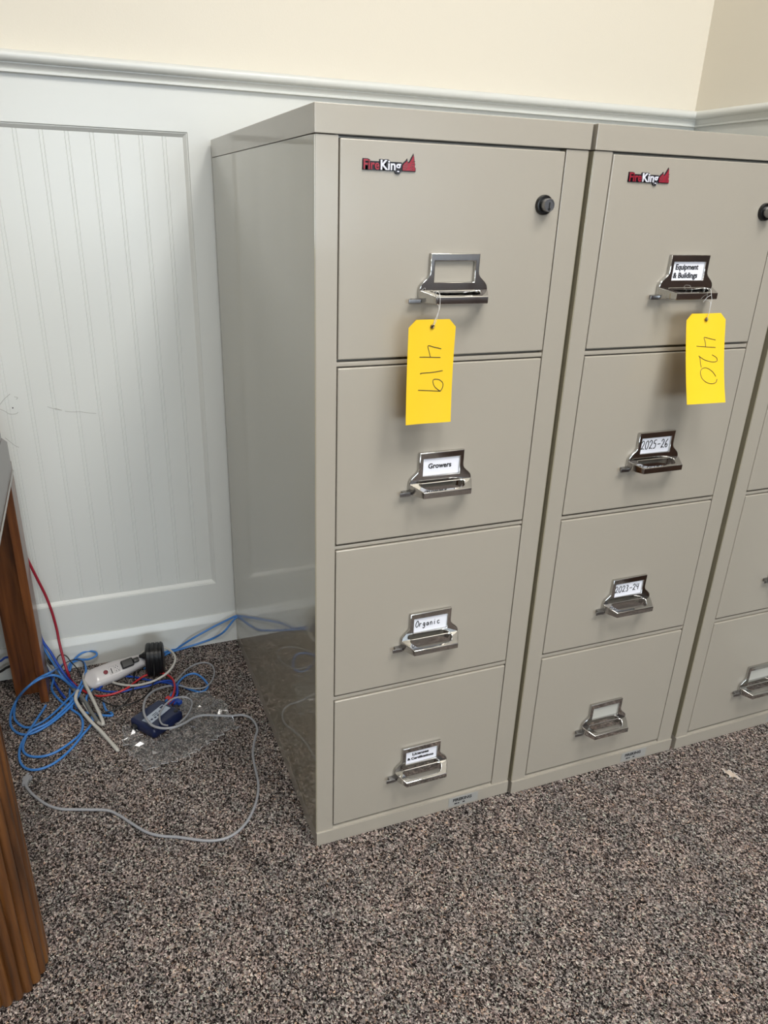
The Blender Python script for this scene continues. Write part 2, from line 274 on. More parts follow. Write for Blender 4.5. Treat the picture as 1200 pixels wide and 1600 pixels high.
TR={'black_adapter_cord': [(-0.2484, 0.7, 0.056), (-0.2516, 0.6589, 0.045), (-0.2564, 0.6517, 0.02), (-0.2691, 0.623, 0.012), (-0.2931, 0.5935, 0.012), (-0.324, 0.58, 0.012), (-0.359, 0.5848, 0.012), (-0.3868, 0.6151, 0.012), (-0.4091, 0.6492, 0.012), (-0.4261, 0.6905, 0.01)],
 'black_low_cord': [(-0.6701, 0.785, 0.0405), (-0.6348, 0.785, 0.0462), (-0.613, 0.785, 0.0565), (-0.5676, 0.78, 0.0665), (-0.5221, 0.77, 0.0744), (-0.5067, 0.76, 0.0546), (-0.4923, 0.7813, 0.006), (-0.4683, 0.7302, 0.004), (-0.4449, 0.6458, 0.008), (-0.4369, 0.6328, 0.004)],
 'black_plug_cord': [(-0.2572, 0.7465, 0.05), (-0.2707, 0.76, 0.03), (-0.2888, 0.7569, 0.012), (-0.3009, 0.725, 0.012), (-0.306, 0.6746, 0.012), (-0.3145, 0.6276, 0.012), (-0.3321, 0.5856, 0.016), (-0.3538, 0.5728, 0.012), (-0.3831, 0.5704, 0.01), (-0.4119, 0.5683, 0.01), (-0.4398, 0.5822, 0.012), (-0.4498, 0.6102, 0.02)],
 'black_thin_loop': [(-0.4591, 0.7174, 0.03), (-0.4798, 0.7364, 0.045), (-0.4913, 0.7617, 0.05), (-0.4932, 0.7867, 0.055), (-0.4842, 0.7952, 0.06), (-0.4708, 0.7936, 0.055), (-0.4605, 0.7843, 0.04), (-0.4465, 0.7742, 0.02), (-0.4336, 0.7293, 0.016)],
 'black_thin_tie': [(-0.4864, 0.7426, 0.05), (-0.4702, 0.751, 0.06), (-0.4496, 0.7672, 0.055), (-0.4295, 0.7662, 0.045), (-0.4273, 0.7493, 0.04)],
 'blue_base_lower': [(0.0083, 0.788, 0.0909), (-0.006, 0.788, 0.0879), (-0.025, 0.785, 0.0689), (-0.044, 0.782, 0.0515), (-0.0693, 0.8066, 0.022), (-0.1115, 0.8105, 0.01), (-0.1608, 0.8074, 0.004), (-0.203, 0.7968, 0.004), (-0.2398, 0.7649, 0.004), (-0.2748, 0.74, 0.004)],
 'blue_base_upper': [(0.0098, 0.795, 0.0915), (-0.0044, 0.795, 0.0909), (-0.0328, 0.797, 0.0797), (-0.0756, 0.797, 0.0636), (-0.1331, 0.79, 0.0427), (-0.1736, 0.8138, 0.006), (-0.2088, 0.8052, 0.004), (-0.2438, 0.7914, 0.004), (-0.298, 0.7723, 0.004)],
 'blue_coil_big': [(-0.4558, 0.7006, 0.01), (-0.4847, 0.66, 0.081), (-0.5144, 0.655, 0.0913), (-0.5554, 0.65, 0.0751), (-0.593, 0.7072, 0.008), (-0.5997, 0.6631, 0.004), (-0.5945, 0.6166, 0.004), (-0.5682, 0.5787, 0.004), (-0.5354, 0.5839, 0.006), (-0.5024, 0.6141, 0.008), (-0.4737, 0.6529, 0.01), (-0.4494, 0.6789, 0.016), (-0.4313, 0.7197, 0.022), (-0.4237, 0.7545, 0.028),
                   (-0.4338, 0.7967, 0.03), (-0.4593, 0.8263, 0.022), (-0.4822, 0.8194, 0.014), (-0.4998, 0.665, 0.0958), (-0.5314, 0.655, 0.0894), (-0.5611, 0.645, 0.0727), (-0.594, 0.6886, 0.014), (-0.6068, 0.6441, 0.005), (-0.6031, 0.5955, 0.004), (-0.5835, 0.5606, 0.004), (-0.5562, 0.5498, 0.005), (-0.5181, 0.5644, 0.009), (-0.4792, 0.6008, 0.012), (-0.4529, 0.6389, 0.015),
                   (-0.4339, 0.6899, 0.02)],
 'blue_coil_low': [(-0.5076, 0.7721, 0.004), (-0.513, 0.7288, 0.004), (-0.5037, 0.6928, 0.004), (-0.486, 0.6549, 0.004), (-0.4629, 0.6133, 0.006), (-0.4433, 0.5815, 0.006), (-0.4384, 0.5469, 0.005), (-0.4447, 0.5125, 0.004), (-0.4695, 0.4845, 0.004), (-0.5012, 0.4621, 0.004), (-0.5324, 0.4575, 0.004), (-0.5613, 0.4726, 0.004), (-0.5729, 0.5027, 0.004), (-0.5667, 0.5443, 0.005),
                   (-0.5463, 0.5934, 0.009), (-0.5315, 0.6396, 0.004), (-0.5262, 0.6563, 0.004)],
 'blue_coil_outer': [(-0.4086, 0.6902, 0.006), (-0.4269, 0.6447, 0.012), (-0.4229, 0.5996, 0.006), (-0.416, 0.5501, 0.004), (-0.4418, 0.4972, 0.008), (-0.4696, 0.458, 0.004), (-0.5008, 0.4262, 0.004), (-0.5312, 0.4145, 0.004), (-0.5567, 0.4217, 0.004), (-0.5739, 0.4475, 0.004), (-0.58, 0.4878, 0.004), (-0.5741, 0.5299, 0.004), (-0.5556, 0.5526, 0.01), (-0.5175, 0.5673, 0.014),
                     (-0.4815, 0.6062, 0.016), (-0.4551, 0.6432, 0.02), (-0.4435, 0.6907, 0.014)],
 'blue_drop_leg': [(-0.5224, 0.765, 0.1562), (-0.518, 0.76, 0.1324), (-0.5032, 0.75, 0.102), (-0.49, 0.74, 0.0678), (-0.4733, 0.725, 0.0358), (-0.4613, 0.7219, 0.012), (-0.4443, 0.6886, 0.008)],
 'blue_drop_leg_b': [(-0.5272, 0.77, 0.1431), (-0.5229, 0.77, 0.1236), (-0.5121, 0.76, 0.09), (-0.4983, 0.75, 0.0593), (-0.4852, 0.735, 0.0356), (-0.4681, 0.7217, 0.006), (-0.4685, 0.6808, 0.004), (-0.4624, 0.6179, 0.01)],
 'blue_low_cord': [(-0.6653, 0.785, 0.0697), (-0.6298, 0.785, 0.0784), (-0.6113, 0.785, 0.0864), (-0.5722, 0.78, 0.0751), (-0.5264, 0.76, 0.0628), (-0.5198, 0.7965, 0.006), (-0.4982, 0.7237, 0.004), (-0.4795, 0.6655, 0.01)],
 'blue_mid_dark': [(-0.4204, 0.7082, 0.004), (-0.3853, 0.6719, 0.004), (-0.3439, 0.6505, 0.006), (-0.3071, 0.6504, 0.008), (-0.27, 0.6483, 0.01), (-0.2379, 0.6565, 0.01), (-0.2135, 0.6458, 0.014), (-0.2019, 0.6078, 0.022), (-0.2032, 0.5726, 0.024), (-0.2155, 0.5491, 0.021), (-0.229, 0.5392, 0.018)],
 'blue_mid_light': [(-0.3966, 0.6749, 0.01), (-0.3711, 0.7112, 0.006), (-0.3458, 0.7236, 0.005), (-0.3089, 0.7111, 0.005), (-0.2733, 0.685, 0.005), (-0.2409, 0.6611, 0.006), (-0.2149, 0.6356, 0.012), (-0.2037, 0.5971, 0.016), (-0.2084, 0.5533, 0.02), (-0.2169, 0.535, 0.018)],
 'blue_right_loop': [(-0.2363, 0.5524, 0.02), (-0.214, 0.5904, 0.014), (-0.1925, 0.6388, 0.01), (-0.1699, 0.6652, 0.008), (-0.1469, 0.6668, 0.008), (-0.1306, 0.6465, 0.006), (-0.1201, 0.6114, 0.004), (-0.1281, 0.5905, 0.004), (-0.1466, 0.5858, 0.004), (-0.1689, 0.6056, 0.004), (-0.1911, 0.6285, 0.005), (-0.2201, 0.6497, 0.005)],
 'blue_small_loop': [(-0.4673, 0.7845, 0.01), (-0.4598, 0.8027, 0.02), (-0.4486, 0.8062, 0.035), (-0.4317, 0.8096, 0.045), (-0.4116, 0.814, 0.045), (-0.3944, 0.8007, 0.045), (-0.3951, 0.7883, 0.042), (-0.4147, 0.7886, 0.035), (-0.4368, 0.8014, 0.03), (-0.4529, 0.8048, 0.025), (-0.4659, 0.8048, 0.02), (-0.4735, 0.7748, 0.01)],
 'blue_under': [(-0.4618, 0.6566, 0.012), (-0.446, 0.6102, 0.004), (-0.4179, 0.5824, 0.004), (-0.3897, 0.5667, 0.004), (-0.3687, 0.5594, 0.004), (-0.371, 0.5722, 0.004), (-0.3804, 0.5825, 0.004), (-0.3852, 0.6047, 0.004), (-0.3872, 0.6263, 0.004)],
 'grey_leg_cord': [(-0.5335, 0.78, 0.142), (-0.5255, 0.775, 0.106), (-0.5144, 0.765, 0.0645), (-0.4967, 0.75, 0.0397), (-0.4798, 0.751, 0.008), (-0.4561, 0.6926, 0.008), (-0.4332, 0.639, 0.01), (-0.4172, 0.5821, 0.01), (-0.4019, 0.5407, 0.006)],
 'grey_long': [(-0.5564, 0.4041, 0.008), (-0.5612, 0.3921, 0.006), (-0.5622, 0.3752, 0.004), (-0.5529, 0.3504, 0.004), (-0.5385, 0.3251, 0.004), (-0.5137, 0.2922, 0.004), (-0.4872, 0.2713, 0.004), (-0.4609, 0.2606, 0.004), (-0.4274, 0.2481, 0.004), (-0.3939, 0.2341, 0.004), (-0.3709, 0.2104, 0.004), (-0.3487, 0.1797, 0.004), (-0.3226, 0.1468, 0.004), (-0.2958, 0.1267, 0.004),
               (-0.2637, 0.112, 0.004), (-0.2277, 0.092, 0.004), (-0.2005, 0.0797, 0.004), (-0.1716, 0.076, 0.004), (-0.1449, 0.0852, 0.004), (-0.1202, 0.1058, 0.004), (-0.0971, 0.1402, 0.004), (-0.0816, 0.1756, 0.004), (-0.0729, 0.2113, 0.004), (-0.0694, 0.2588, 0.004), (-0.0636, 0.308, 0.004), (-0.0475, 0.3563, 0.004), (-0.0353, 0.3836, 0.005), (-0.0354, 0.4099, 0.007), (-0.044, 0.4315, 0.01),
               (-0.0629, 0.4427, 0.014), (-0.0901, 0.4428, 0.018), (-0.1245, 0.4513, 0.022), (-0.1529, 0.4594, 0.024), (-0.1773, 0.4537, 0.028), (-0.2031, 0.4326, 0.034), (-0.2275, 0.4185, 0.039), (-0.2553, 0.4213, 0.04), (-0.2785, 0.4405, 0.04), (-0.2907, 0.4688, 0.044), (-0.2933, 0.501, 0.046), (-0.2874, 0.5368, 0.044), (-0.2749, 0.5717, 0.036), (-0.2546, 0.6042, 0.024),
               (-0.2286, 0.6239, 0.014), (-0.2097, 0.6277, 0.01)],
 'grey_small': [(-0.2128, 0.6287, 0.01), (-0.1979, 0.6463, 0.01), (-0.1702, 0.6865, 0.008), (-0.1403, 0.7121, 0.006), (-0.113, 0.7155, 0.005), (-0.0955, 0.6999, 0.004), (-0.0925, 0.6661, 0.004), (-0.1042, 0.6289, 0.004), (-0.1235, 0.6018, 0.006), (-0.1449, 0.595, 0.008), (-0.169, 0.6026, 0.01), (-0.1946, 0.6225, 0.01)],
 'grey_thin': [(-0.243, 0.4325, 0.036), (-0.256, 0.4422, 0.037), (-0.2594, 0.463, 0.038), (-0.255, 0.486, 0.04), (-0.2394, 0.5099, 0.042), (-0.2197, 0.5266, 0.042), (-0.1981, 0.5332, 0.038), (-0.1783, 0.5264, 0.032), (-0.1754, 0.5047, 0.032), (-0.1873, 0.4708, 0.034), (-0.2041, 0.446, 0.035), (-0.2206, 0.4287, 0.038)],
 'red_hang': [(-0.525, 0.775, 0.3798), (-0.5197, 0.775, 0.3588), (-0.5072, 0.775, 0.3087), (-0.4943, 0.775, 0.2573), (-0.4859, 0.77, 0.2119), (-0.4807, 0.765, 0.1626), (-0.4787, 0.755, 0.1237), (-0.4745, 0.74, 0.0871), (-0.4677, 0.715, 0.0566), (-0.4615, 0.7339, 0.01), (-0.4501, 0.7155, 0.006)],
 'red_mid': [(-0.4437, 0.6936, 0.012), (-0.4154, 0.6619, 0.006), (-0.3891, 0.6475, 0.006), (-0.356, 0.6453, 0.008), (-0.3248, 0.653, 0.012), (-0.2983, 0.6776, 0.012), (-0.275, 0.6921, 0.014), (-0.2462, 0.6933, 0.016), (-0.2223, 0.6782, 0.016), (-0.208, 0.6472, 0.018), (-0.2061, 0.6092, 0.022), (-0.2126, 0.5758, 0.024), (-0.223, 0.5531, 0.02), (-0.2321, 0.5382, 0.018)],
 'white_loop_cord': [(-0.2764, 0.7415, 0.055), (-0.2626, 0.7475, 0.06), (-0.2398, 0.7492, 0.062), (-0.2148, 0.7415, 0.06), (-0.1978, 0.7236, 0.055), (-0.1918, 0.6962, 0.05), (-0.2, 0.6782, 0.04), (-0.2199, 0.6612, 0.03), (-0.25, 0.6511, 0.022), (-0.2816, 0.6486, 0.018), (-0.3151, 0.6579, 0.014), (-0.3476, 0.6837, 0.01), (-0.368, 0.7072, 0.008)],
 'white_strip_cord': [(-0.4173, 0.7549, 0.02), (-0.4297, 0.7363, 0.022), (-0.4289, 0.6961, 0.026), (-0.4205, 0.6577, 0.024), (-0.4069, 0.6006, 0.02), (-0.3959, 0.5518, 0.016), (-0.3907, 0.5232, 0.012), (-0.3994, 0.534, 0.006), (-0.4152, 0.5731, 0.005), (-0.4339, 0.6305, 0.005), (-0.4432, 0.6691, 0.01), (-0.4459, 0.6671, 0.022), (-0.4493, 0.643, 0.03), (-0.4512, 0.623, 0.026),
                      (-0.4413, 0.5893, 0.022), (-0.4203, 0.5381, 0.018), (-0.3923, 0.4842, 0.012), (-0.3649, 0.423, 0.005), (-0.369, 0.4377, 0.005), (-0.3929, 0.4886, 0.005), (-0.4214, 0.5555, 0.005), (-0.4404, 0.5982, 0.004)],
 'wrap': [(-0.3561, 0.5057), (-0.3567, 0.4503), (-0.337, 0.3779), (-0.3121, 0.3237), (-0.2808, 0.3168), (-0.247, 0.3297), (-0.2011, 0.3433), (-0.1523, 0.3658), (-0.1069, 0.3912), (-0.0773, 0.3903), (-0.0597, 0.3748), (-0.0775, 0.419), (-0.0884, 0.4722), (-0.0948, 0.5208), (-0.1165, 0.5768), (-0.1414, 0.5798), (-0.1722, 0.5849), (-0.2018, 0.5735), (-0.2319, 0.5523), (-0.3193, 0.5026)]}
# ------------------------------------------------------------------ room
WX0, WY0 = -3.6, -6.0
YW, XR = .8225, 1.3965          # wainscot faces
RT = .028
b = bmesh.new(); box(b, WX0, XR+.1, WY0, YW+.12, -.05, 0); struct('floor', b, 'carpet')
b = bmesh.new(); box(b, WX0, XR+.1, WY0, YW+.12, CEIL, CEIL+.05); struct('ceiling', b, 'ceil')
b = bmesh.new(); box(b, WX0, XR+.1, YW+.0125, YW+.12, 0, CEIL); struct('wall_back', b, 'cream')
b = bmesh.new(); box(b, XR+.002, XR+.1, WY0, YW+.0125, 0, CEIL); struct('wall_right', b, 'cream')
b = bmesh.new(); box(b, WX0-.1, WX0, WY0, YW+.12, 0, CEIL); struct('wall_left', b, 'cream')
b = bmesh.new()
box(b, WX0-.1, -1.05, WY0-.1, WY0, 0, CEIL); box(b, 1.35, XR+.1, WY0-.1, WY0, 0, CEIL)
box(b, -1.05, 1.35, WY0-.1, WY0, 0, .8); box(b, -1.05, 1.35, WY0-.1, WY0, 2.1, CEIL)
struct('wall_front', b, 'darkwall')  # unseen wall, coloured dark so the chrome reflects less brightness
b = bmesh.new(); box(b, -1.05, 1.35, WY0-.07, WY0-.06, .8, 2.1, mi=1)
for x0, x1, z0, z1 in [(-1.05, -.99, .8, 2.1), (1.29, 1.35, .8, 2.1), (-1.05, 1.35, .8, .86), (-1.05, 1.35, 2.04, 2.1), (.12, .18, .8, 2.1)]:
    box(b, x0, x1, WY0-.06, WY0-.01, z0, z1)
struct('added_window', b, ['lampwhite', 'glowpane'])  # added window, out of view, put in for frontal fill

b = bmesh.new(); box(b, XR-.012, XR+.003, -3.35, -.42, 0, 2.12, .003, mi=1); box(b, XR-.030, XR+.003, -3.45, -3.35, 0, 2.22, .003); box(b, XR-.030, XR+.003, -.42, -.34, 0, 2.22, .003); box(b, XR-.030, XR+.003, -3.35, -.42, 2.12, 2.22, .003)
for y0, y1 in ((-3.32, -1.9), (-1.88, -.45)):
    box(b, XR-.035, XR-.010, y0, y1, .01, 2.10, .004, mi=1)
    for z0, z1 in ((.15, .95), (1.08, 1.95)): box(b, XR-.042, XR-.034, y0+.14, y1-.14, z0, z1, .004, mi=1)
struct('added_door', b, ['darkwall', 'added_doorwood'])  # added door, out of view, gives the chrome something dark to reflect

# wainscot of the back wall: stiles and rails, beadboard panels between them
PZ0, PZ1 = .195, 1.3525
RB, RTOP = 1.4425, 1.4825
STILES = [(-2.95, -2.80), (-1.42, -1.32), (-.0505, .0505), (1.28, XR)]
b = bmesh.new()
box(b, -2.95, XR, YW, YW+.0125, PZ1, RB+.02, .0012)
box(b, -2.95, XR, YW, YW+.0125, .05, PZ0, .0012)
for x0, x1 in STILES: box(b, x0, x1, YW, YW+.0125, PZ0-.002, PZ1+.002, .0012)
struct('trim_1', b, 'white')
# sticking moulding running round each panel
b = bmesh.new()
for i in range(len(STILES)-1):
    x0 = STILES[i][1]; x1 = STILES[i+1][0]
    for (a, c) in [((x0, PZ0), (x1, PZ0)), ((x1, PZ0), (x1, PZ1)), ((x1, PZ1), (x0, PZ1)), ((x0, PZ1), (x0, PZ0))]:
        d = (Vector((c[0], 0, c[1]))-Vector((a[0], 0, a[1]))).normalized(); n = Vector((-d.z, 0, d.x))
        A = Vector((a[0], 0, a[1])); Bv = Vector((c[0], 0, c[1]))
        prof = [(0, .0003), (.0012, .0022), (.0022, .0022), (.0105, .0098), (.0118, .0098), (.0125, .0118)]
        prev = None
        for off, dy in prof:
            p = b.verts.new(A+n*off+d*off+Vector((0, YW+dy, 0))); q = b.verts.new(Bv+n*off-d*off+Vector((0, YW+dy, 0)))
            if prev: b.faces.new((prev[0], prev[1], q, p))
            prev = (p, q)
bmesh.ops.recalc_face_normals(b, faces=b.faces)
struct('trim_2', b, 'white', smooth=True)
# beadboard with paired grooves
b = bmesh.new()
PITCH = .0514
YB = YW+.0118
for i in range(len(STILES)-1):
    x0 = STILES[i][1]-.002 if i != 1 else STILES[1][1]-.002; x1 = STILES[i+1][0]+.002
    xs = [(x1, 0)]
    k = 1
    while True:
        g = (x1-.0028) - k*PITCH
        if g-.006 < x0: break
        for gx in (g+.0042, g-.0032):
            xs += [(gx+.0011, 0), (gx+.0003, .0011), (gx-.0003, .0011), (gx-.0011, 0)]
        k += 1
    xs.append((x0, 0)); prev = None
    for x, dy in xs:
        p = b.verts.new((x, YB+dy-.0026, PZ0-.004)); q = b.verts.new((x, YB+dy-.0026, PZ1+.004))
        if prev: b.faces.new((prev[0], p, q, prev[1]))
        prev = (p, q)
# scuffs where furniture rubbed the paint, and a nail hole
YS = YB-.0027
for pts in ([(-.529, .751), (-.518, .764), (-.508, .772), (-.503, .776)], [(-.426, .740), (-.415, .735), (-.404, .731), (-.396, .729)], [(-.41, .735), (-.400, .731), (-.394, .7285)],
            [(-.388, .726), (-.376, .7235), (-.364, .7225), (-.354, .7225), (-.34, .719), (-.317, .715)], [(-.53, .67), (-.519, .657), (-.511, .648), (-.503, .643)],
            [(-.535, .744), (-.52, .735), (-.512, .728), (-.498, .727), (-.492, .731)], [(-.495, .769), (-.488, .766), (-.492, .762)]):
    tube(b, smooth_path([(x, YS, z) for x, z in pts], 4), .0007, 5, 1)
lathe(b, [(.0016, 0), (.0016, .0008)], 10, 2, Matrix.Translation((-.5022, YS, .742)) @ Matrix.Rotation(PI/2, 4, 'X'))
struct('trim_3', b, ['white', 'scratch', 'hole'])

def profile_run(prof, axis):
    b = bmesh.new(); prev = None
    for d, z in prof:
        if axis == 'back': p = b.verts.new((-2.95, YW-d, z)); q = b.verts.new((XR-d, YW-d, z))
        else: p = b.verts.new((XR-d, WY0, z)); q = b.verts.new((XR-d, YW-d, z))
        if prev: b.faces.new((prev[0], prev[1], q, p) if axis == 'back' else (prev[1], prev[0], p, q))
        prev = (p, q)
    bmesh.ops.recalc_face_normals(b, faces=b.faces)
    return b
RP = [(-.012, RTOP-.001), (.020, RTOP)] + [(.020+.010*math.sin(a), RTOP-.0105+.0105*math.cos(a)) for a in [PI*k/10 for k in range(1, 11)]] + \
     [(.0165, RTOP-.0215), (.0165, RTOP-.0235), (.0148, RTOP-.0245), (.0125, RTOP-.0275), (.0105, RTOP-.0315), (.0098, RTOP-.0335), (.0118, RTOP-.0342), (.0118, RTOP-.0385), (.0095, RTOP-.040), (0, RTOP-.040)]
struct('trim_4', profile_run(RP, 'back'), 'white', True)
struct('trim_5', profile_run(RP, 'right'), 'white', True)
BP = [(-.0, .0935), (.003, .0930), (.0095, .0745), (.0105, .071), (.0105, 0)]
struct('baseboard_back', profile_run(BP, 'back'), 'white')
struct('baseboard_right', profile_run(BP, 'right'), 'white')
b = bmesh.new(); box(b, XR-.0005, XR+.004, WY0, YW, .05, RB+.02); struct('trim_6', b, 'white')

for (x, y, e, lb) in LAMPS:
    t = thing('ceiling_light', lb, 'light', (x, y, CEIL), group='ceiling light panels')
    b = bmesh.new()
    for s in (-1, 1):
        box(b, s*.30-.015, s*.30+.015, -.615, .615, -.03, 0, .002); box(b, -.30, .30, s*.60-.015, s*.60+.015, -.03, 0, .002)
    obj('frame', b, 'lampwhite', t); obj('diffuser', nb(-.29, .29, -.59, .59, -.02, -.012), 'diffuser', t)

# ------------------------------------------------------------------ filing cabinets
W, D, H = .4494, .8095, 1.34
ZC, ZB, XA, XB = 1.3026, .0338, .0369, .4056
DZ = [(1.2992, .9935), (.9805, .6780), (.6659, .3638), (.3505, .0430)]
XC = .2247

def handle_mesh():
    b = bmesh.new()
    def arc(pts): return pts
    L = [(.0425, 0), (.0425, -.026), (.0432, -.0305), (.0455, -.0345), (.050, -.0385), (.0545, -.0425), (.0578, -.0465), (.0595, -.0515), (.0595, -.072)]
    outer = L + [(-x, z) for x, z in reversed(L)]
    hole = [(-.0345, -.0118), (.0345, -.0118), (.0345, -.0422), (-.0345, -.0422)]
    me = curve_mesh([outer, hole], .007, .0016)
    addmesh(b, me, front(XC, -.0035, 0))
    # shelf pull with chamfered ends and a finger slot
    d = .037
    o = [(-.0590, -.002), (.0590, -.002), (.0590, -.010), (.0450, -d), (-.0450, -d), (-.0590, -.010)]
    s = []
    def rr(corners, r, n=4):
        out = []
        for i, (cx, cy) in enumerate(corners):
            P = Vector((cx, cy)); A = (Vector(corners[i-1])-P).normalized(); B_ = (Vector(corners[(i+1) % len(corners)])-P).normalized()
            for k in range(n+1):
                t = k/n; out.append(tuple((P+A*r*(1-t)**2+B_*r*t**2)))
        return out
    slot = rr([(-.0450, -.0085), (.0450, -.0085), (.0345, -.0300), (-.0345, -.0300)], .009)
    me = curve_mesh([o, slot], .0160, .0016)
    for v in me.vertices:
        dd = -v.co.y
        if v.co.z > 0: v.co.z += -.0005 - .21*(dd-.002)+.0035
    addmesh(b, me, Matrix.Translation((XC, 0, -.0640)))
    return b
HM = None
def add_copy(o, parent):
    c = o.copy(); COL.objects.link(c); c.parent = parent; return c

def badge_mesh():
    b = bmesh.new(); y = -.0012
    z0 = 1.2618
    def both(s, x0, x1, mi, size=.0178):
        fit_text(b, s, x0-.0007, x1+.0007, z0, size, -.0012, 1, .0012, .0013)
        fit_text(b, s, x0, x1, z0, size, -.0030, mi, .0008, .00035)
    box(b, .0702, .1300, -.0022, 0, z0-.0012, z0+.0105, mi=1)
    box(b, .0702, .079, -.0022, 0, z0-.0012, z0+.0130, mi=1); box(b, .0955, .106, -.0022, 0, z0-.0012, z0+.0130, mi=1)
    both('Fire', .0712, .0952, 0); both('King', .0970, .1285, 2)
    f = [(.1300, -.0012), (.1300, .0075), (.1325, .0105), (.1355, .0125), (.1382, .0158), (.1392, .0115), (.1412, .0118), (.1432, .0150), (.1462, .0200), (.1475, .0225), (.1490, .0180), (.1500, .0120), (.1512, .0085), (.1505, .0055), (.1522, .0035), (.1522, -.0012)]
    addmesh(b, curve_mesh([f], .0022, 0), front(0, -.0011, z0), 1)
    g = [(.1312, 0), (.1312, .0062), (.1340, .0096), (.1368, .0116), (.1378, .0128), (.1390, .0095), (.1420, .0105), (.1445, .0145), (.1465, .0185), (.1476, .0200), (.1480, .0170), (.1490, .0115), (.1500, .0080), (.1494, .0055), (.1508, .0035), (.1510, 0)]
    addmesh(b, curve_mesh([g], .0014, 0), front(0, -.0028, z0), 0)
    for (x, z) in [(.1322, .0012), (.1322, .0040), (.1330, .0068)]:
        tube(b, [Vector((x, -.0035, z0+z)), Vector((x+.0035, -.0035, z0+z+.0012)), Vector((x+.0065, -.0035, z0+z+.0032))], .00035, 5, 1)
    for (x, z) in [(.1425, .0012), (.1425, .0042), (.1440, .0075), (.1455, .0112)]:
        tube(b, [Vector((x, -.0035, z0+z)), Vector((x+.0028, -.0035, z0+z+.0014)), Vector((x+.0048, -.0035, z0+z+.0008))], .00035, 5, 1)
    return b
handle_proto = None; badge_proto = None
